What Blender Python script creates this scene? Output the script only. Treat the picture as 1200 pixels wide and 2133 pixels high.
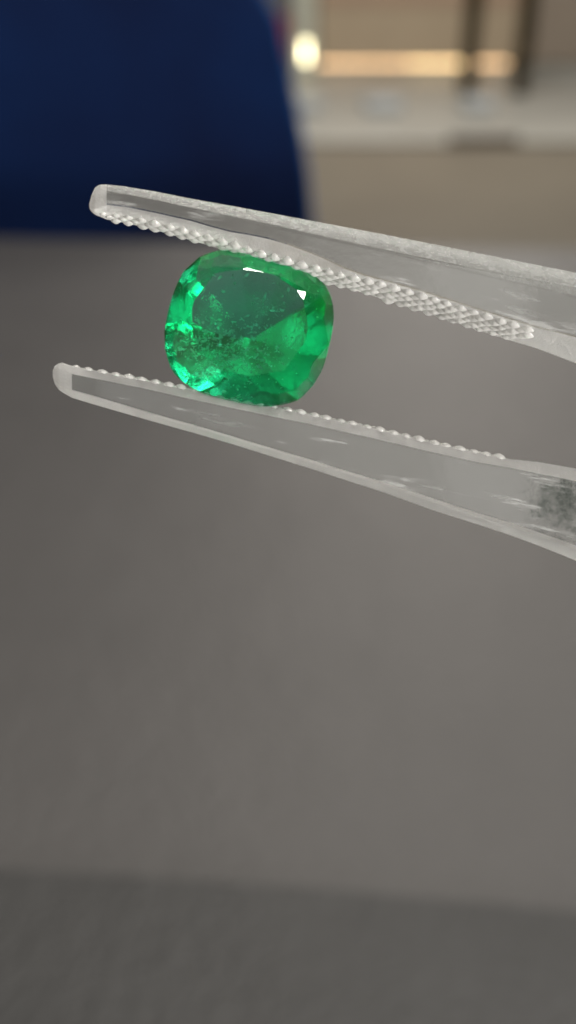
import bpy, bmesh, math, random
from mathutils import Vector, Matrix

R = math.radians
random.seed(7)
for o in list(bpy.data.objects):
    bpy.data.objects.remove(o)
S = bpy.context.scene
COL = S.collection

# ------------------------------------------------------------------ camera
PITCH = R(26.0)
CAM_P = Vector((0.0, 0.0, 0.20))            # 20 cm above the desk top (desk top is z = 0)
FPX = 2575.0                                 # focal length in pixels of the 1200 x 2133 picture
cam_d = bpy.data.cameras.new('camera')
cam = bpy.data.objects.new('camera', cam_d)
COL.objects.link(cam)
cam.location = CAM_P
cam.rotation_euler = (R(90) - PITCH, 0, 0)
cam_d.sensor_fit = 'VERTICAL'
cam_d.sensor_height = 36.0
cam_d.lens = 36.0 * FPX / 2133.0
cam_d.clip_start = 0.005
cam_d.clip_end = 60.0
cam_d.dof.use_dof = True
cam_d.dof.focus_distance = 0.0665
cam_d.dof.aperture_fstop = 28.5
cam_d.dof.aperture_blades = 0
S.camera = cam
CX, CY, CZ = Vector((1, 0, 0)), Vector((0, math.sin(PITCH), math.cos(PITCH))), Vector((0, -math.cos(PITCH), math.sin(PITCH)))


def P(px, py, d):
    """a measured outline point of the photograph, taken at the distance d (metres) it stands at"""
    return CAM_P + CX * ((px - 600.0) / FPX * d) + CY * ((1066.5 - py) / FPX * d) - CZ * d


def on_plane(px, py, z=None, y=None):
    v = P(px, py, 1.0) - CAM_P
    t = (z - CAM_P.z) / v.z if z is not None else (y - CAM_P.y) / v.y
    return CAM_P + v * t


# ------------------------------------------------------------------ light of the room and added lamps
W = bpy.data.worlds.new('World')
S.world = W
W.use_nodes = True
bg = W.node_tree.nodes['Background']
bg.inputs[0].default_value = (1.0, 0.94, 0.86, 1)
bg.inputs[1].default_value = 0.09


def area(name, loc, target, size, energy, color=(1, 0.95, 0.88), shape='DISK', size_y=None):
    l = bpy.data.lights.new(name, 'AREA')
    l.shape = shape
    l.size = size
    if size_y:
        l.size_y = size_y
    l.energy = energy
    l.color = color
    o = bpy.data.objects.new(name, l)
    COL.objects.link(o)
    o.location = loc
    o.rotation_euler = (Vector(target) - Vector(loc)).to_track_quat('-Z', 'Y').to_euler()
    return o


area('right_fill_lamp', (0.40, 0.20, 0.52), (0.12, 0.22, 0), 0.25, 2.7, (1, 0.95, 0.88), 'RECTANGLE', 0.30)  # added close above the desk to shape its falloff from the right
area('rear_fill_lamp', (-0.95, -0.95, 0.75), (0, 0.1, 0.15), 1.1, 1.0, (1, 0.98, 0.95), 'RECTANGLE', 0.7)  # added soft fill behind the viewer, to brighten the beads
area('rear_fill_lamp.001', (0.19, -1.2, 0.95), (0, 0.1, 0.15), 0.13, 0.28, (1, 0.98, 0.95), 'RECTANGLE', 0.55)  # added strip that leaves a soft reflected patch on the arms
area('low_fill_lamp', (0.46, -0.27, 0.055), (0, 0.07, 0.185), 0.20, 8.6, (1, 0.97, 0.93))  # added low fill for the beads and the lower arm's rim
area('veil_panel_lamp', (0.0, -1.15, 1.80), (0, 0, 0.1), 1.3, 0.9, (1, 0.98, 0.95), 'RECTANGLE', 1.0)  # added panel for the grey veil mirrored in the table facet
area('sparkle_lamp', (-0.9, -0.7, 1.9), (0, 0.1, 0.1), 0.08, 7.0)  # added overhead spots, for sparkle in the stone
area('sparkle_lamp.001', (0.9, -0.6, 1.9), (0, 0.1, 0.1), 0.08, 7.0)
area('sparkle_lamp.002', (0.05, 1.0, 1.95), (0, 0.1, 0.1), 0.10, 14.0)
area('sparkle_lamp.003', (-1.4, 0.1, 1.9), (0, 0.1, 0.1), 0.10, 12.0)
area('gem_fill_lamp', (0.1, -1.85, 1.08), (0, 0.06, 0.19), 1.25, 3.7, (1, 0.985, 0.96), 'RECTANGLE', 0.95)  # added soft panel behind the viewer, brightens the emerald from within
area('glint_lamp', (0.109, -0.508, 1.672), (0, 0.06, 0.19), 0.10, 1.3)  # added lamp aimed to glint off the table bevel
area('glint_lamp.001', (0.666, -0.396, 1.562), (0, 0.06, 0.19), 0.10, 1.3)  # added lamp aimed to glint off the small corner facet
area('shop_ceiling_lamp', (0.7, 5.4, 2.2), (0.7, 5.6, -0.9), 1.2, 115.0, (1, 0.93, 0.84))

S.view_settings.view_transform = 'Standard'
S.view_settings.look = 'None'
S.view_settings.gamma = 1.0
S.view_settings.exposure = 0.0
S.render.film_transparent = False
S.cycles.use_denoising = True
S.cycles.denoiser = 'OPENIMAGEDENOISE'
S.cycles.max_bounces = 32
S.cycles.transmission_bounces = 32
S.cycles.glossy_bounces = 16
S.cycles.diffuse_bounces = 4
S.cycles.transparent_max_bounces = 16
S.cycles.caustics_refractive = True
S.cycles.caustics_reflective = True
S.cycles.sample_clamp_indirect = 8.0
S.cycles.blur_glossy = 0.2
S.cycles.filter_width = 1.7


# ------------------------------------------------------------------ materials
def mat(name):
    m = bpy.data.materials.new(name)
    m.use_nodes = True
    nt = m.node_tree
    return m, nt, nt.nodes['Principled BSDF'], nt.nodes['Material Output']


def noise(nt, scale, detail=4, rough=0.55, stretch=None, coord='Object'):
    tc = nt.nodes.new('ShaderNodeTexCoord')
    mp = nt.nodes.new('ShaderNodeMapping')
    if stretch:
        mp.inputs['Scale'].default_value = stretch
    n = nt.nodes.new('ShaderNodeTexNoise')
    n.inputs['Scale'].default_value = scale
    n.inputs['Detail'].default_value = detail
    n.inputs['Roughness'].default_value = rough
    nt.links.new(tc.outputs[coord], mp.inputs[0])
    nt.links.new(mp.outputs[0], n.inputs['Vector'])
    return n


def ramp(nt, src, p0, c0, p1, c1):
    r = nt.nodes.new('ShaderNodeValToRGB')
    r.color_ramp.elements[0].position = p0
    r.color_ramp.elements[0].color = (*c0, 1)
    r.color_ramp.elements[1].position = p1
    r.color_ramp.elements[1].color = (*c1, 1)
    nt.links.new(src, r.inputs[0])
    return r


def bump(nt, src, strength, dist):
    b = nt.nodes.new('ShaderNodeBump')
    b.inputs['Strength'].default_value = strength
    b.inputs['Distance'].default_value = dist
    nt.links.new(src, b.inputs['Height'])
    return b


def simple(name, c, rough=0.5, var=0.12, scale=8.0, metal=0.0, stretch=None):
    m, nt, p, out = mat(name)
    n = noise(nt, scale, stretch=stretch)
    r = ramp(nt, n.outputs['Fac'], 0.3, tuple(x * (1 - var) for x in c), 0.7, tuple(min(1, x * (1 + var)) for x in c))
    nt.links.new(r.outputs[0], p.inputs['Base Color'])
    p.inputs['Roughness'].default_value = rough
    p.inputs['Metallic'].default_value = metal
    return m


def leather(name, c, var, s1, s2, rough, bstr):
    """leatherette: soft clouding, pull marks and a pebbled grain"""
    m, nt, p, out = mat(name)
    n1 = noise(nt, s1, 3, 0.5)
    n2 = noise(nt, s2, 4, 0.6, stretch=(1.0, 0.35, 1.0))
    mx = nt.nodes.new('ShaderNodeMath')
    mx.operation = 'MULTIPLY_ADD'
    mx.inputs[1].default_value = 0.55
    nt.links.new(n1.outputs['Fac'], mx.inputs[0])
    m2 = nt.nodes.new('ShaderNodeMath')
    m2.operation = 'MULTIPLY'
    m2.inputs[1].default_value = 0.45
    nt.links.new(n2.outputs['Fac'], m2.inputs[0])
    nt.links.new(m2.outputs[0], mx.inputs[2])
    r = ramp(nt, mx.outputs[0], 0.34, tuple(x * (1 - var) for x in c), 0.66, tuple(x * (1 + var) for x in c))
    nt.links.new(r.outputs[0], p.inputs['Base Color'])
    p.inputs['Roughness'].default_value = rough
    v = nt.nodes.new('ShaderNodeTexVoronoi')
    v.inputs['Scale'].default_value = 420
    tc = nt.nodes.new('ShaderNodeTexCoord')
    nt.links.new(tc.outputs['Object'], v.inputs['Vector'])
    b1 = bump(nt, v.outputs['Distance'], 0.5, 0.0006)
    b2 = bump(nt, mx.outputs[0], bstr, 0.004)
    nt.links.new(b1.outputs[0], b2.inputs['Normal'])
    nt.links.new(b2.outputs[0], p.inputs['Normal'])
    return m


M_desk = leather('grey_leatherette', (0.0600, 0.0576, 0.0565), 0.07, 14, 60, 0.5, 0.22)
M_slab = leather('dark_grey_slab', (0.0280, 0.0280, 0.0278), 0.13, 30, 90, 0.55, 0.3)  # colour of the dark band across the near desk
M_deskleg = simple('dark_metal', (0.05, 0.05, 0.05), 0.4, metal=0.8)
M_floor = simple('beige_stone_floor', (0.165, 0.148, 0.118), 0.45, 0.08, 3.0)
M_marble = simple('white_marble', (0.33, 0.33, 0.305), 0.42, 0.10, 2.5)
M_cab = simple('beige_veneer', (0.44, 0.36, 0.26), 0.45, 0.05, 2.0, stretch=(6, 1, 1))
M_cab2 = simple('taupe_veneer', (0.29, 0.245, 0.20), 0.5, 0.06, 2.0, stretch=(6, 1, 1))
M_white = simple('white_lacquer', (0.50, 0.52, 0.44), 0.35, 0.04)
M_leg = simple('dark_bronze', (0.030, 0.022, 0.006), 0.4, 0.1, metal=0.3)
M_brown = simple('dark_brown_grille', (0.07, 0.05, 0.038), 0.6, 0.1)
M_refl = simple('pale_reflection', (0.38, 0.41, 0.43), 0.6, 0.08, 6.0)  # colour of the lights mirrored in the platform
M_red = simple('red_card', (0.22, 0.02, 0.025), 0.5, 0.1)

# navy velvet
M_navy, nt, p, out = mat('navy_velvet')
n = noise(nt, 5.0, 3)
r = ramp(nt, n.outputs['Fac'], 0.3, (0.0010, 0.0068, 0.040), 0.7, (0.0016, 0.0155, 0.076))
nt.links.new(r.outputs[0], p.inputs['Base Color'])
p.inputs['Roughness'].default_value = 0.9
p.inputs['Specular IOR Level'].default_value = 0.2
p.inputs['Sheen Weight'].default_value = 1.0
p.inputs['Sheen Roughness'].default_value = 0.35
p.inputs['Sheen Tint'].default_value = (0.01, 0.14, 0.50, 1)


def emit(name, c, s):
    m, nt, p, out = mat(name)
    p.inputs['Base Color'].default_value = (0.8, 0.75, 0.65, 1)
    p.inputs['Emission Color'].default_value = (*c, 1)
    p.inputs['Emission Strength'].default_value = s
    return m


M_led = emit('warm_led', (1.0, 0.66, 0.30), 3.4)
M_led2 = emit('warm_led_dim', (1.0, 0.60, 0.28), 2.4)
M_lamp = emit('bright_lamp', (1.0, 0.90, 0.58), 10.0)


# clear moulded plastic with haze, and its matt frosted skin
def plastic(name, rough, haze_lo, haze_hi, white, scale, bstr, streak=False):
    m, nt, p, out = mat(name)
    nt.nodes.remove(p)
    g = nt.nodes.new('ShaderNodeBsdfGlass')
    g.inputs['IOR'].default_value = 1.47
    g.inputs['Roughness'].default_value = rough
    g.inputs['Color'].default_value = (0.97, 0.98, 0.97, 1)
    d = nt.nodes.new('ShaderNodeBsdfDiffuse')
    d.inputs['Color'].default_value = (*white, 1)
    t = nt.nodes.new('ShaderNodeBsdfTranslucent')
    t.inputs['Color'].default_value = (*white, 1)
    ms = nt.nodes.new('ShaderNodeMixShader')
    ms.inputs[0].default_value = 0.62
    nt.links.new(d.outputs[0], ms.inputs[1])
    nt.links.new(t.outputs[0], ms.inputs[2])
    n = noise(nt, scale, 5, 0.65)
    r = ramp(nt, n.outputs['Fac'], 0.35, (haze_lo,) * 3, 0.75, (haze_hi,) * 3)
    fac = r.outputs[0]
    if streak:
        n3 = noise(nt, 2000, 3, 0.6)
        mp = n3.inputs['Vector'].links[0].from_node
        mp.vector_type = 'TEXTURE'
        mp.inputs['Rotation'].default_value = (0, R(13), 0)
        mp.inputs['Scale'].default_value = (16, 1, 1)
        r3 = ramp(nt, n3.outputs['Fac'], 0.59, (0,) * 3, 0.70, (0.45,) * 3)
        ad = nt.nodes.new('ShaderNodeMath')
        ad.operation = 'ADD'
        nt.links.new(fac, ad.inputs[0])
        nt.links.new(r3.outputs[0], ad.inputs[1])
        fac = ad.outputs[0]
    if streak:                               # dark reflection painted into the lower arm's tint near the right of the frame
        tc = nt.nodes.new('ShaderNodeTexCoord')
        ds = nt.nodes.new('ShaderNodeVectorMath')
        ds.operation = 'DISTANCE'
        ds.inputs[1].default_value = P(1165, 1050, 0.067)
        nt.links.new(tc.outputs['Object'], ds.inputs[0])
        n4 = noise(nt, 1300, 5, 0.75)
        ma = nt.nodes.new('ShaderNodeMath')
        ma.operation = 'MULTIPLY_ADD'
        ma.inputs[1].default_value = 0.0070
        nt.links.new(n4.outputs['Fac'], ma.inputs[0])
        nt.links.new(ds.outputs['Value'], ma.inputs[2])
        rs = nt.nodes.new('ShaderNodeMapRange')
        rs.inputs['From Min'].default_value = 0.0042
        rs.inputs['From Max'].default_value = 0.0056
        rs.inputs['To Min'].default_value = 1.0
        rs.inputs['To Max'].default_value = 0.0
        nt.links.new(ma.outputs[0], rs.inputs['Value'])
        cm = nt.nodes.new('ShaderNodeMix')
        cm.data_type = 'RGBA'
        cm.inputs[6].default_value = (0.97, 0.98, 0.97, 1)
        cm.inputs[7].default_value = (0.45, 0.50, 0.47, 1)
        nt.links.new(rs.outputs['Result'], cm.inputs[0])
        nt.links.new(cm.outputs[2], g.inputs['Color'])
    mx = nt.nodes.new('ShaderNodeMixShader')
    nt.links.new(fac, mx.inputs[0])
    nt.links.new(g.outputs[0], mx.inputs[1])
    nt.links.new(ms.outputs[0], mx.inputs[2])
    nb = noise(nt, scale * 6, 3, 0.6)
    b = bump(nt, nb.outputs['Fac'], bstr, 0.00012)
    for sh in (g, d, t):
        nt.links.new(b.outputs[0], sh.inputs['Normal'])
    nt.links.new(mx.outputs[0], out.inputs['Surface'])
    return m


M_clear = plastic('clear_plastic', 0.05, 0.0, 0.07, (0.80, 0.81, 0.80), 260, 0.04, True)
M_frost = plastic('frosted_plastic', 0.28, 0.34, 0.62, (0.93, 0.92, 0.91), 1300, 0.5)
M_edge = plastic('satin_plastic', 0.20, 0.20, 0.36, (0.85, 0.87, 0.85), 2200, 0.3)
M_bead = plastic('bead_plastic', 0.07, 0.48, 0.62, (0.97, 0.955, 0.945), 1400, 0.25)

# emerald
M_em, nt, p, out = mat('emerald')
nt.nodes.remove(p)
g = nt.nodes.new('ShaderNodeBsdfGlass')
g.inputs['IOR'].default_value = 1.58
g.inputs['Roughness'].default_value = 0.0
g.inputs['Color'].default_value = (1, 1, 1, 1)
va = nt.nodes.new('ShaderNodeVolumeAbsorption')
va.inputs['Color'].default_value = (0.0, 0.948, 0.735, 1)
va.inputs['Density'].default_value = 580.0
nb = noise(nt, 2100, 5, 0.62)
b = bump(nt, nb.outputs['Fac'], 0.3, 0.00008)
tc = nt.nodes.new('ShaderNodeTexCoord')
sx = nt.nodes.new('ShaderNodeSeparateXYZ')
nt.links.new(tc.outputs['Object'], sx.inputs[0])
mr = nt.nodes.new('ShaderNodeMapRange')      # the crown is polished, the pavilion less so
mr.inputs['From Min'].default_value = -0.0002
mr.inputs['From Max'].default_value = -0.0001
mr.inputs['To Min'].default_value = 0.36
mr.inputs['To Max'].default_value = 0.0
nt.links.new(sx.outputs['Z'], mr.inputs['Value'])
nt.links.new(mr.outputs[0], b.inputs['Strength'])
vs_ = nt.nodes.new('ShaderNodeVolumeScatter')
vs_.inputs['Color'].default_value = (0.15, 1.0, 0.6, 1)
vs_.inputs['Density'].default_value = 7.0
vadd = nt.nodes.new('ShaderNodeAddShader')
nt.links.new(va.outputs[0], vadd.inputs[0])
nt.links.new(vs_.outputs[0], vadd.inputs[1])
nt.links.new(b.outputs[0], g.inputs['Normal'])
nt.links.new(g.outputs[0], out.inputs['Surface'])
nt.links.new(vadd.outputs[0], out.inputs['Volume'])

# feathers and crystals inside the stone
M_inc, nt, p, out = mat('inclusion')
nt.nodes.remove(p)
g = nt.nodes.new('ShaderNodeBsdfGlass')
g.inputs['IOR'].default_value = 0.80
g.inputs['Roughness'].default_value = 0.05
d = nt.nodes.new('ShaderNodeBsdfTranslucent')
d.inputs['Color'].default_value = (0.8, 1.0, 0.9, 1)
mx = nt.nodes.new('ShaderNodeMixShader')
mx.inputs[0].default_value = 0.30
nt.links.new(g.outputs[0], mx.inputs[1])
nt.links.new(d.outputs[0], mx.inputs[2])
nt.links.new(mx.outputs[0], out.inputs['Surface'])


# ------------------------------------------------------------------ object helpers
def empty(name, loc):
    o = bpy.data.objects.new(name, None)
    COL.objects.link(o)
    o.location = loc
    o.empty_display_size = 0.01
    bpy.context.view_layer.update()
    return o


def tag(o, label, cat, group=None):
    o['label'] = label
    o['category'] = cat
    if group:
        o['group'] = group
    return o


def link(name, me, parent=None, kind=None):
    o = bpy.data.objects.new(name, me)
    COL.objects.link(o)
    if parent is not None:
        o.parent = parent
        o.matrix_parent_inverse = parent.matrix_world.inverted()
    if kind:
        o['kind'] = kind
    return o


def from_bm(name, bm, mats, parent=None, kind=None, smooth=False):
    bmesh.ops.recalc_face_normals(bm, faces=bm.faces[:])
    me = bpy.data.meshes.new(name)
    bm.to_mesh(me)
    bm.free()
    for m in (mats if isinstance(mats, (list, tuple)) else [mats]):
        me.materials.append(m)
    if smooth:
        me.polygons.foreach_set('use_smooth', [True] * len(me.polygons))
    return link(name, me, parent, kind)


def box(name, c0, c1, m, parent=None, kind=None, bev=0.0):
    bm = bmesh.new()
    bmesh.ops.create_cube(bm, size=1.0)
    c0, c1 = Vector(c0), Vector(c1)
    for v in bm.verts:
        v.co = Vector(((c0.x + c1.x) / 2 + v.co.x * abs(c1.x - c0.x), (c0.y + c1.y) / 2 + v.co.y * abs(c1.y - c0.y),
                       (c0.z + c1.z) / 2 + v.co.z * abs(c1.z - c0.z)))
    if bev:
        bmesh.ops.bevel(bm, geom=bm.edges[:], offset=bev, segments=3, affect='EDGES', profile=0.5)
    return from_bm(name, bm, m, parent, kind)


def prism(bm, pts, z0, z1):
    a = [bm.verts.new((x, y, z0)) for x, y in pts]
    b = [bm.verts.new((x, y, z1)) for x, y in pts]
    n = len(pts)
    bm.faces.new(a[::-1])
    bm.faces.new(b)
    for i in range(n):
        bm.faces.new((a[i], a[(i + 1) % n], b[(i + 1) % n], b[i]))


def tube(bm, a, b, ra, rb, n=12):
    a, b = Vector(a), Vector(b)
    q = (b - a).to_track_quat('Z', 'Y')
    va = [bm.verts.new(a + q @ Vector((ra * math.cos(2 * math.pi * k / n), ra * math.sin(2 * math.pi * k / n), 0))) for k in range(n)]
    vb = [bm.verts.new(b + q @ Vector((rb * math.cos(2 * math.pi * k / n), rb * math.sin(2 * math.pi * k / n), 0))) for k in range(n)]
    bm.faces.new(va[::-1])
    bm.faces.new(vb)
    for k in range(n):
        bm.faces.new((va[k], va[(k + 1) % n], vb[(k + 1) % n], vb[k]))


# ------------------------------------------------------------------ setting: floor, platform
FZ = -0.75
PLAT = 0.022
box('floor', (-8, -3, FZ - 0.1), (8, 12, FZ), M_floor, kind='structure')
Yp0 = on_plane(600, 292, z=FZ + PLAT).y
Yc = on_plane(600, 158, z=FZ + PLAT).y
box('platform', (-6, Yp0, FZ + 0.001), (7, 11.5, FZ + PLAT), M_marble, kind='structure', bev=0.012)

# ------------------------------------------------------------------ desk
e0 = on_plane(0, 492, z=0.0)
e1 = on_plane(1200, 516, z=0.0)
dr = (e1 - e0).normalized()
nrm = Vector((dr.y, -dr.x, 0))               # towards the viewer
L, Rr = e0 - dr * 0.55, e1 + dr * 0.55
corners = [L, Rr, Rr + nrm * 1.0, L + nrm * 1.0]
desk = empty('desk', (0, 0.3, FZ))
bm = bmesh.new()
prism(bm, [(c.x, c.y) for c in corners][::-1], -0.045, 0.0)
bmesh.ops.bevel(bm, geom=bm.edges[:], offset=0.006, segments=3, affect='EDGES', profile=0.5)
from_bm('desktop', bm, M_desk, desk)
for c in corners:
    q = c + (sum(corners, Vector()) / 4 - c) * 0.12
    bm = bmesh.new()
    tube(bm, (q.x, q.y, FZ), (q.x, q.y, -0.045), 0.018, 0.022)
    from_bm('leg', bm, M_deskleg, desk)
tag(desk, 'wide grey leatherette desk top filling the picture below the emerald', 'desk')

# darker pad added for a dark band across the near desk, right corner rounded
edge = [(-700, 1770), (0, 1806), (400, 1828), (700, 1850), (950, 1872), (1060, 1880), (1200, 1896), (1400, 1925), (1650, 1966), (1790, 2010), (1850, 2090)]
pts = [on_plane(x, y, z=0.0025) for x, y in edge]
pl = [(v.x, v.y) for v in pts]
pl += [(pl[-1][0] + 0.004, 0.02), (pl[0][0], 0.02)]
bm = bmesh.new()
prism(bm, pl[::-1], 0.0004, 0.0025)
slab = from_bm('dark_slab', bm, M_slab)
bv = slab.modifiers.new('bevel', 'BEVEL')
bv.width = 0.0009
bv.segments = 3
tag(slab, 'added dark grey pad with rounded corner along the near side of the grey desk', 'desk pad')

# ------------------------------------------------------------------ navy chair across the desk
CH_Y = 1.18
chair = empty('chair', (-0.22, CH_Y + 0.05, FZ))


def at_y(px, py, y):
    return on_plane(px, py, y=y)


right = [(440, -170), (512, -70), (556, 0), (581, 47), (596, 117), (613, 198), (632, 292), (645, 373), (652, 449), (657, 520), (662, 640)]
prof = [at_y(x, y, CH_Y) for x, y in right]
mid = -0.26
ring = [(v.x, v.z) for v in prof]
top = ring[0]
arch = []
for k in range(1, 12):
    t = k / 12
    arch.append((top[0] + (2 * mid - 2 * top[0]) * t, top[1] + 0.05 * math.sin(math.pi * t)))
ring_full = ring[::-1] + arch + [(2 * mid - x, z) for x, z in ring]
bm = bmesh.new()
cxm = mid
czm = (ring[0][1] + ring[-1][1]) / 2
layers = []
TH = 0.10
for dy, sc in ((0.0, 0.90), (0.004, 0.955), (0.014, 0.985), (0.03, 0.998), (0.05, 1.0), (0.07, 0.998), (0.086, 0.985), (0.096, 0.955), (0.10, 0.90)):
    layers.append([bm.verts.new((cxm + (x - cxm) * sc, CH_Y - 0.02 + dy, czm + (z - czm) * sc)) for x, z in ring_full])
nn = len(ring_full)
for a, b in zip(layers, layers[1:]):
    for i in range(nn):
        bm.faces.new((a[i], a[(i + 1) % nn], b[(i + 1) % nn], b[i]))
bm.faces.new(layers[0])
bm.faces.new(layers[-1][::-1])
from_bm('backrest', bm, M_navy, chair, smooth=True)
zb = ring[-1][1]
box('seat', (mid - 0.25, CH_Y - 0.36, zb - 0.10), (mid + 0.25, CH_Y - 0.021, zb + 0.02), M_navy, chair, bev=0.03)
for sx in (-0.2, 0.2):
    for sy in (-0.31, 0.05):
        bm = bmesh.new()
        tube(bm, (mid + sx * 1.08, CH_Y + sy * 1.05, FZ), (mid + sx, CH_Y + sy, zb - 0.05), 0.010, 0.016)
        from_bm('leg', bm, M_deskleg, chair)
tag(chair, 'navy blue velvet chair whose tall back rises behind the far edge of the desk', 'chair')

# ------------------------------------------------------------------ showcase in the far background
Yf = Yc
show = empty('showcase', (at_y(850, 158, Yf).x, Yf, FZ + PLAT))
xl, xm, xr = at_y(664, 100, Yf).x, at_y(1112, 100, Yf).x, 4.5
z0 = FZ + PLAT
zt = at_y(700, 158, Yf).z
zs0, zs1 = at_y(800, 136, Yf).z, at_y(800, 129, Yf).z
box('plinth', (xl, Yf + 0.02, z0 + 0.001), (xm - 0.002, Yf + 0.6, zs0 - 0.012), M_marble, show)
box('front_panel', (xl, Yf, zs1 + 0.012), (xm - 0.002, Yf + 0.6, at_y(800, 10, Yf).z), M_cab, show, bev=0.004)
box('top_panel', (xl, Yf - 0.012, at_y(800, 10, Yf).z + 0.001), (xm - 0.002, Yf + 0.6, at_y(800, 10, Yf).z + 0.6), simple('pinkish_veneer', (0.42, 0.30, 0.22), 0.45, 0.04), show, bev=0.004)
for a, b, m in ((664, 790, M_led2), (792, 850, M_led2), (852, 966, M_led), (972, 1058, M_led2)):
    box('light_strip', (at_y(a, 132, Yf).x, Yf - 0.004, zs0), (at_y(b, 132, Yf).x, Yf + 0.02, zs1), m, show)
tag(show, 'beige showcase front with a thin warm light strip along its foot', 'showcase')

cab = empty('cabinet', (at_y(1200, 158, Yf).x, Yf, FZ + PLAT))
zk = at_y(1150, 130, Yf).z
box('door_panel', (xm, Yf - 0.05, zk), (xr, Yf + 0.6, zk + 1.1), M_cab2, cab, bev=0.004)
box('base', (xm, Yf - 0.03, z0 + 0.001), (xr, Yf + 0.6, zk - 0.003), M_marble, cab)
tag(cab, 'taupe cabinet standing to the right of the dark slim legs', 'cabinet')

# pale post with its bright lamp
post = empty('post', (at_y(632, 158, Yf).x, Yf - 0.05, z0))
xa, xb = at_y(612, 100, Yf).x, at_y(656, 100, Yf).x
box('shaft', (xa, Yf - 0.14, z0 + 0.001), (xb, Yf - 0.02, z0 + 1.7), M_white, post, bev=0.006)
la, lb = at_y(634, 84, Yf - 0.15), at_y(639, 84, Yf - 0.15)
lz0, lz1 = at_y(636, 128, Yf - 0.15).z, at_y(636, 88, Yf - 0.15).z
box('lamp', (la.x, Yf - 0.155, lz0), (lb.x + 0.004, Yf - 0.1405, lz1), M_lamp, post, bev=0.002)
tag(post, 'pale post with a bright upright lamp, beside the edge of the navy chair', 'post')

rb = at_y(590, 62, Yf - 0.3)
zr = z0 + 0.001
gift = empty('box', (rb.x, Yf - 0.3, zr))
box('carton', (rb.x - 0.10, Yf - 0.36, zr), (rb.x + 0.035, Yf - 0.22, at_y(590, 40, Yf - 0.3).z - 0.02), M_red, gift, bev=0.004)
box('lid', (rb.x - 0.104, Yf - 0.364, at_y(590, 40, Yf - 0.3).z - 0.0195), (rb.x + 0.039, Yf - 0.216, at_y(590, 40, Yf - 0.3).z + 0.02), M_red, gift, bev=0.004)
tag(gift, 'small dark red box just showing between the navy chair and the pale post', 'box')

# two dark legs standing on the platform
for (x0, xt, lab) in ((972, 989, 'slim dark leg crossing the light strip, the left one of the pair'),
                      (1079, 1103, 'slim dark leg at the right end of the light strip')):
    b = on_plane(x0, 196, z=z0)
    t = on_plane(xt, 0, y=b.y)
    b2 = b + (t - b) * 1.6
    lg = empty('stool_leg', (b.x, b.y, z0 + 0.001))
    bm = bmesh.new()
    tube(bm, (b.x, b.y, z0 + 0.012), b2, 0.045, 0.052, 14)
    from_bm('shaft', bm, M_leg, lg)
    bm = bmesh.new()
    tube(bm, (b.x, b.y, z0 + 0.001), (b.x, b.y, z0 + 0.0118), 0.05, 0.05, 14)
    from_bm('foot', bm, M_leg, lg)
    tag(lg, lab, 'stool leg', 'dark legs in front of the showcase')

# dark grille set on the riser of the platform
ga, gb = on_plane(934, 300, y=Yp0 - 0.012), on_plane(1080, 300, y=Yp0 - 0.012)
gz1, gz0 = on_plane(1000, 284, y=Yp0 - 0.012).z, on_plane(1000, 317, y=Yp0 - 0.012).z
gr = box('floor_grille', (ga.x, Yp0 - 0.02, max(gz0, FZ + 0.002)), (gb.x, Yp0 - 0.001, gz1), M_brown, bev=0.003)
tag(gr, 'dark brown grille on the front edge of the white platform', 'grille')

# low pale slabs added where the platform mirrors shop lights
for px_, w_, lab in ((645, 52, 'low pale pad standing in for a reflection on the white platform beside the navy chair'), (800, 80, 'low pale pad standing in for a reflection on the white platform between the post and the dark legs'),
                     (1000, 64, 'low pale pad standing in for a reflection on the white platform below the pair of dark legs')):
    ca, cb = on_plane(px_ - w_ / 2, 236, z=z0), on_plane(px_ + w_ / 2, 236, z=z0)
    pdm = box('reflection_slab', (ca.x, ca.y, z0 + 0.001), (cb.x, ca.y + 0.22, z0 + 0.055), M_refl, bev=0.015)
    tag(pdm, lab, 'reflection pad', 'pale slabs for reflections on the platform')

# ------------------------------------------------------------------ tweezers
D = 0.067
MM = 0.001
TK = 0.52                                    # arm thickness against the tables below


def interp(table, x):
    for a, b in zip(table, table[1:]):
        if x <= b[0]:
            t = (x - a[0]) / (b[0] - a[0])
            return [p + (q - p) * t for p, q in zip(a[1:], b[1:])]
    a, b = table[-2], table[-1]
    t = (x - a[0]) / (b[0] - a[0])
    return [p + (q - p) * t for p, q in zip(a[1:], b[1:])]


tw = empty('tweezers', P(2900, 1360, D))
tag(tw, 'clear plastic tweezers with beaded gripping faces holding the emerald', 'tweezers')

# columns: x, outer silhouette y, front outer y, front inner y, back inner y, thickness (mm)
UP = [(186, 424, 426, 432, 434, 0.8), (190, 408, 412, 436, 441, 1.6), (198, 390, 396, 438, 448, 2.2), (208, 384, 392, 436, 452, 2.5),
      (222, 384, 397, 430, 458, 2.8), (260, 388, 404, 434, 465, 3.2), (320, 398, 415, 446, 479, 3.5), (400, 414, 433, 464, 502, 3.8),
      (480, 428, 449, 488, 526, 4.0), (560, 443, 466, 513, 552, 4.2), (640, 458, 484, 541, 577, 4.4), (720, 473, 502, 567, 600, 4.6),
      (800, 488, 519, 588, 624, 4.8), (900, 508, 540, 617, 656, 5.0), (1000, 528, 560, 649, 690, 5.2), (1060, 540, 572, 668, 709, 5.3),
      (1120, 552, 583, 686, 727, 5.4), (1200, 568, 598, 706, 758, 5.5), (1500, 640, 668, 800, 855, 5.5), (2200, 860, 890, 1030, 1090, 5.5), (2900, 1120, 1150, 1290, 1345, 5.5)]
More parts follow.
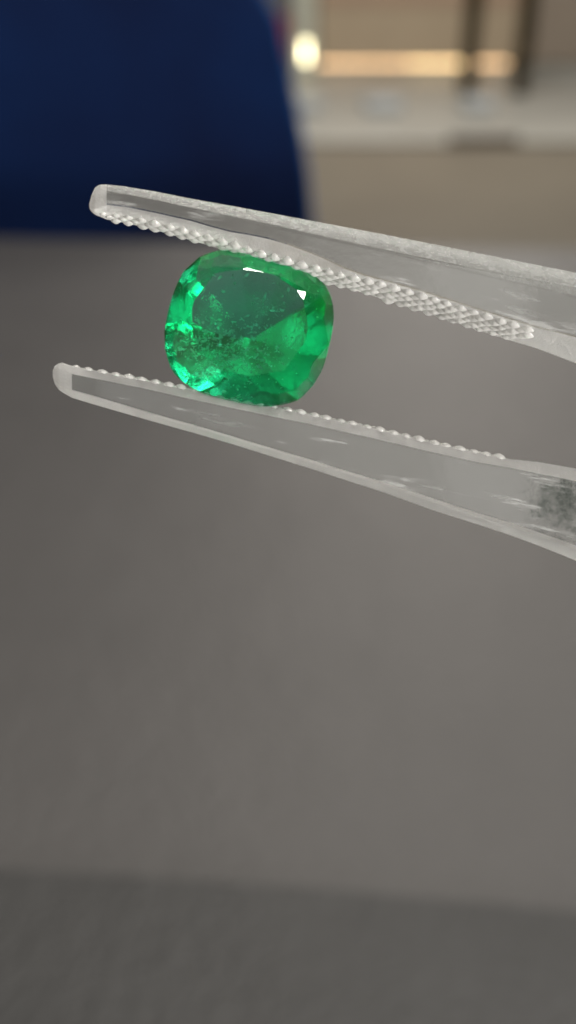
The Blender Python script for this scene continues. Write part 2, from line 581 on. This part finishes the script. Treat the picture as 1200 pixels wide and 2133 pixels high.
# columns: x, inner silhouette y, front inner y, front outer y, back outer y, thickness
LO = [(110, 772, 774, 782, 786, 0.8), (114, 762, 768, 792, 800, 1.6), (122, 757, 768, 800, 812, 2.2), (134, 757, 772, 806, 820, 2.5),
      (150, 762, 779, 812, 829, 2.8), (200, 772, 789, 826, 844, 3.1), (300, 791, 809, 856, 873, 3.5), (400, 811, 832, 884, 901, 3.8),
      (480, 828, 849, 908, 924, 4.0), (560, 845, 866, 932, 949, 4.2), (640, 862, 882, 956, 974, 4.4), (720, 879, 900, 981, 1000, 4.6),
      (800, 897, 918, 1005, 1026, 4.8), (900, 922, 942, 1038, 1062, 5.0), (1000, 944, 964, 1070, 1094, 5.2), (1060, 956, 974, 1088, 1114, 5.3),
      (1120, 962, 986, 1108, 1136, 5.4), (1200, 976, 1002, 1136, 1168, 5.5), (1500, 1030, 1058, 1235, 1270, 5.5), (2200, 1170, 1200, 1420, 1460, 5.5), (2900, 1360, 1388, 1570, 1610, 5.5)]


def chamfer(rows, x):
    """where the plain frosted shoulder above the beads of the upper arm ends: picture y and depth"""
    ys, y1, y2, y3, T = interp(rows, x)
    T *= MM * TK
    cf = 0.42 * min(1.0, max(0.0, (790.0 - x) / 240.0)) + 0.04
    return y2 + cf * (y3 - y2), D - T / 2 + T * (0.06 + 0.45 * cf)


def arm(rows, upper, name):
    xs = [r[0] for r in rows]
    fine = []
    for a, b in zip(xs, xs[1:]):
        n = max(1, int((b - a) / 40))
        fine += [a + (b - a) * k / n for k in range(n)]
    fine.append(xs[-1])
    bm = bmesh.new()
    secs = []
    for x in fine:
        if upper:
            ys, y1, y2, y3, T = interp(rows, x)
        else:
            ys, y1, y2, y3, T = interp(rows, x)
        T *= MM * TK
        f, b_ = D - T / 2, D + T / 2
        if upper:
            sec = [P(x, ys, D - T * 0.12), P(x, y1, f), P(x, y2 - 3 - (14 * math.sin(math.pi * (x - 470) / 275) if 470 < x < 745 else 0), f), P(x, *chamfer(rows, x)), P(x, y3, b_),  # frosted band swells midway to stand in for a bright reflected arc
                   P(x, ys + (y3 - ys) * 0.30, b_ - T * 0.14), P(x, ys + 1.5, D + T * 0.10)]
            kinds = 'ecffcee'                   # edge, clear face, frosted
        else:
            sec = [P(x, ys, D - T * 0.20), P(x, y1, f), P(x, y2, f), P(x, y2 + (y3 - y2) * 0.30, f + T * 0.10), P(x, y3, b_),
                   P(x, ys + 12, b_ - T * 0.08), P(x, ys + 1.0, D + T * 0.2)]
            kinds = 'fcffcff'
        secs.append([bm.verts.new(v) for v in sec])
    K = 7
    for i, (a, b) in enumerate(zip(secs, secs[1:])):       # side k runs from corner k to k + 1
        for k in range(K):
            fc = bm.faces.new((a[k], a[(k + 1) % K], b[(k + 1) % K], b[k]))
            fc.material_index = 1 if fine[i] < rows[0][0] + 26 else {'c': 0, 'f': 1, 'e': 2}[kinds[k]]
    bm.faces.new(secs[0]).material_index = 1
    bm.faces.new(secs[-1][::-1]).material_index = 1
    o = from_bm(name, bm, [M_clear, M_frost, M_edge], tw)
    bv = o.modifiers.new('bevel', 'BEVEL')
    bv.width = 0.00016
    bv.segments = 2
    bv.limit_method = 'ANGLE'
    bv.angle_limit = R(18)
    bv.harden_normals = False
    return o


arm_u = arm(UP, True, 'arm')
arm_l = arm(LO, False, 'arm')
arm_u['label'] = 'upper arm with wide beaded inner face'
arm_l['label'] = 'lower arm with thin row of beads on top'

# hinge end beyond the right of the frame
hp = [P(2900, 1105, D), P(2900, 1620, D), P(3060, 1640, D), P(3120, 1500, D), P(3080, 1250, D), P(2990, 1130, D)]
bm = bmesh.new()
fa = [bm.verts.new(v + CZ * 0.00275) for v in hp]
fb = [bm.verts.new(v - CZ * 0.00275) for v in hp]
bm.faces.new(fa)
bm.faces.new(fb[::-1])
for i in range(len(hp)):
    bm.faces.new((fa[i], fa[(i + 1) % len(hp)], fb[(i + 1) % len(hp)], fb[i]))
for v in bm.verts:
    v.co += CX * 0.0001
from_bm('hinge_end', bm, M_frost, tw)

# one bead: a rounded four-sided point
PITCHX, PITCHZ = 0.74, 0.80
bm = bmesh.new()
rings = []
for rad, h in ((0.41, -0.10), (0.36, 0.05), (0.24, 0.145), (0.10, 0.195)):
    rg = []
    for k in range(8):
        a = 2 * math.pi * k / 8
        s = rad * (1.0 if k % 2 == 0 else 0.82)
        rg.append(bm.verts.new((s * math.cos(a) * MM, s * math.sin(a) * MM, h * MM)))
    rings.append(rg)
tip = bm.verts.new((0, 0, 0.21 * MM))
for a, b in zip(rings, rings[1:]):
    for k in range(8):
        bm.faces.new((a[k], a[(k + 1) % 8], b[(k + 1) % 8], b[k]))
for k in range(8):
    bm.faces.new((rings[-1][k], rings[-1][(k + 1) % 8], tip))
bm.faces.new(rings[0][::-1])
bmesh.ops.recalc_face_normals(bm, faces=bm.faces[:])
bead_me = bpy.data.meshes.new('bead')
bm.to_mesh(bead_me)
bm.free()
bead_me.materials.append(M_bead)
bead_me.polygons.foreach_set('use_smooth', [True] * len(bead_me.polygons))
bpy.context.view_layer.update()


def beads(rows, upper, parent, x0, x1):
    inv = parent.matrix_world.inverted()
    step = PITCHX * MM / D * FPX * 0.97
    n = int((x1 - x0) / step)
    for j in range(12):
        for i in range(n + 1):
            x = x0 + (i + (0.5 if j % 2 else 0.0)) * step
            if x > x1 - (j * 8):
                continue
            ys, y1, y2, y3, T = interp(rows, x)
            Tm = T * MM * TK
            if upper:
                A, B = P(x, *chamfer(rows, x)), P(x, y3, D + Tm / 2)
                A2 = P(x + 10, *chamfer(rows, x + 10))
            else:
                A, B = P(x, ys, D - Tm * 0.20), P(x, ys + 12, D + Tm * 0.42)
                A2 = P(x + 10, interp(rows, x + 10)[0], D - interp(rows, x + 10)[4] * MM * TK * 0.20)
            wdir = (B - A)
            wl = wdir.length
            wdir.normalize()
            s = (0.22 + j * PITCHZ / 2) * MM
            if s > wl - 0.10 * MM:
                continue
            u = (A2 - A).normalized()
            nn_ = wdir.cross(u).normalized()
            if (nn_.dot(CY) > 0) == upper:
                nn_ = -nn_
            v = nn_.cross(u).normalized()
            pos = A + wdir * s
            sc = min(1.0, 0.62 + (x - x0) / 260.0)
            sc *= random.uniform(0.86, 1.10)
            hz = sc * random.uniform(0.85, 1.1)
            jx = random.uniform(-0.07, 0.07) * MM
            M = Matrix(((u.x * sc, v.x * sc, nn_.x * hz, pos.x + u.x * jx), (u.y * sc, v.y * sc, nn_.y * hz, pos.y + u.y * jx),
                        (u.z * sc, v.z * sc, nn_.z * hz, pos.z + u.z * jx), (0, 0, 0, 1)))
            o = bpy.data.objects.new('bead', bead_me)
            COL.objects.link(o)
            o.parent = parent
            o.matrix_parent_inverse = inv
            o.matrix_world = M


beads(UP, True, arm_u, 214, 1118)
beads(LO, False, arm_l, 130, 1062)

# ------------------------------------------------------------------ emerald, cut plane by plane
GA, GB, GN = 4.44, 4.18, 2.85                # half width, half height, squareness


def outl(t):
    c, s = math.cos(t), math.sin(t)
    return Vector((GA * math.copysign(abs(c) ** (2 / GN), c), GB * math.copysign(abs(s) ** (2 / GN), s), 0))


OUT = [outl(2 * math.pi * k / 720) for k in range(720)]
ring_pts = [outl(2 * math.pi * (k + 0.5) / 96) for k in range(96)]


def support(phi):
    d = Vector((math.cos(phi), math.sin(phi), 0))
    return max(p.dot(d) for p in OUT)


planes = []                                   # (normal, offset)


def cut(phi, theta, z, frac=1.0, down=False, jit=0.0):
    h = support(phi) * frac
    th = theta + random.uniform(-jit, jit)
    n = Vector((math.sin(th) * math.cos(phi), math.sin(th) * math.sin(phi), math.cos(th) * (-1 if down else 1)))
    planes.append((n, math.sin(th) * h + n.z * z))


ZT = 1.06
planes.append((Vector((0, 0, 1)), ZT))
cut(R(95), R(7), ZT - 0.002, 0.676)                                               # slim bevel added to catch a glint along the upper table edge
for k in range(8):
    ph = k * math.pi / 4
    cut(ph, R(29 if k % 2 == 0 else 27), 0.62, 0.88, jit=R(0.8))                  # bezels
    cut(ph + math.pi / 8, R(22), 0.93, 0.72, jit=R(0.8))                          # stars
for k in range(16):
    cut((k + 0.5) * math.pi / 8, R(46), 0.15, 0.985, jit=R(1.2))                  # upper girdle
for k in range(8):
    cut(k * math.pi / 4 + random.uniform(-0.06, 0.06), R(44), -0.14, 0.99, True, R(2.5))            # pavilion mains
    cut(k * math.pi / 4 + math.pi / 8, R(41), -2.12, 0.47, True, R(3.5))
for k in range(13):
    cut((k + 0.4) * math.pi / 6.5, R(43.5), -1.30, 0.715, True, R(4.0))
for k in range(22):
    cut((k + 0.5) * math.pi / 11, R(49), -0.14, 1.0, True, R(3.5))                                   # lower girdle
for k in range(9):
    cut((k + 0.3) * math.pi / 4.5, R(38), -3.05, 0.22, True, R(3))                                   # about the culet



def slice_off(bm, n, off):
    geom = bm.verts[:] + bm.edges[:] + bm.faces[:]
    bmesh.ops.bisect_plane(bm, geom=geom, dist=1e-5, plane_co=n * off, plane_no=n, clear_outer=True)
    bedges = [e for e in bm.edges if len(e.link_faces) == 1]
    if bedges:
        bmesh.ops.holes_fill(bm, edges=bedges, sides=0)
    bmesh.ops.recalc_face_normals(bm, faces=bm.faces[:])


bm = bmesh.new()
prism(bm, [(p.x, p.y) for p in ring_pts], -7.0, 3.0)
for n, off in planes:
    slice_off(bm, n, off)
bmesh.ops.remove_doubles(bm, verts=bm.verts[:], dist=2e-4)
# a small extra facet where the stone shows its white glint, upper right of the table
aim = Vector((2.75, 1.6, 1.02))
cv = min(bm.verts, key=lambda v: (v.co - aim).length if len(v.link_faces) > 2 else 99)
CN = sum((f.normal for f in cv.link_faces), Vector()).normalized()
co = cv.co.copy()
for q in range(2, 30):
    t = bm.copy()
    slice_off(t, CN, CN.dot(co) - q * 0.008)
    ar = max((f.calc_area() for f in t.faces if f.normal.dot(CN) > 0.9999), default=0)
    t.free()
    if ar > 0.11:
        break
slice_off(bm, CN, CN.dot(co) - q * 0.008)
print('EMERALD faces', len(bm.faces), 'open edges', sum(1 for e in bm.edges if len(e.link_faces) != 2), 'corner', co, ar)
for v in bm.verts:
    v.co *= MM
gem_c = P(519, 683, D)
gem = from_bm('emerald', bm, M_em)
ROLL, TILT_UP, TILT_R = R(-13), R(9), R(2)
base = Matrix((CX, CY, CZ)).transposed()
rot = base @ Matrix.Rotation(-TILT_UP, 3, 'X') @ Matrix.Rotation(TILT_R, 3, 'Y') @ Matrix.Rotation(ROLL, 3, 'Z')
gem.matrix_world = Matrix.Translation(gem_c) @ rot.to_4x4()
tag(gem, 'green cushion cut emerald gripped between the two clear tweezer arms', 'gemstone')
bpy.context.view_layer.update()


def inside(p, m=0.14):
    return all(n.dot(p) < off - m for n, off in planes) and abs(p.x) < GA * 0.9 and abs(p.y) < GB * 0.9


bm = bmesh.new()
cnt = 0
rg = random.Random(11)
while cnt < 700:
    if cnt < 540:
        p = Vector((rg.gauss(-0.9, 1.6), rg.gauss(-1.5, 1.0), rg.uniform(-2.2, 0.9)))
    elif cnt < 620:
        p = Vector((rg.gauss(0.9, 0.5), rg.gauss(0.9, 0.6), rg.uniform(-0.4, 1.0)))
    else:
        p = Vector((rg.uniform(-3.5, 3.5), rg.uniform(-3.3, 3.3), rg.uniform(-2, 0.9)))
    if not inside(p):
        continue
    cnt += 1
    s = rg.choice((0.025, 0.035, 0.045, 0.06, 0.09))
    q = Matrix.Rotation(rg.uniform(0, 6.3), 3, Vector((rg.gauss(0, 1), rg.gauss(0, 1), rg.gauss(0, 1))).normalized())
    el = rg.uniform(1.0, 2.6)
    vs = []
    m_ = 6
    for sgn in (1, -1):
        vs.append(bm.verts.new((p + q @ Vector((0, 0, sgn * s * 0.22))) * MM))
    rv = [bm.verts.new((p + q @ Vector((s * el * math.cos(k * 2 * math.pi / m_) * rg.uniform(0.6, 1.2), s * math.sin(k * 2 * math.pi / m_) * rg.uniform(0.6, 1.2), rg.uniform(-0.1, 0.1) * s))) * MM) for k in range(m_)]
    for k in range(m_):
        bm.faces.new((vs[0], rv[k], rv[(k + 1) % m_]))
        bm.faces.new((vs[1], rv[(k + 1) % m_], rv[k]))
inc = from_bm('inclusions', bm, M_inc)
inc['kind'] = 'stuff'
inc.parent = gem
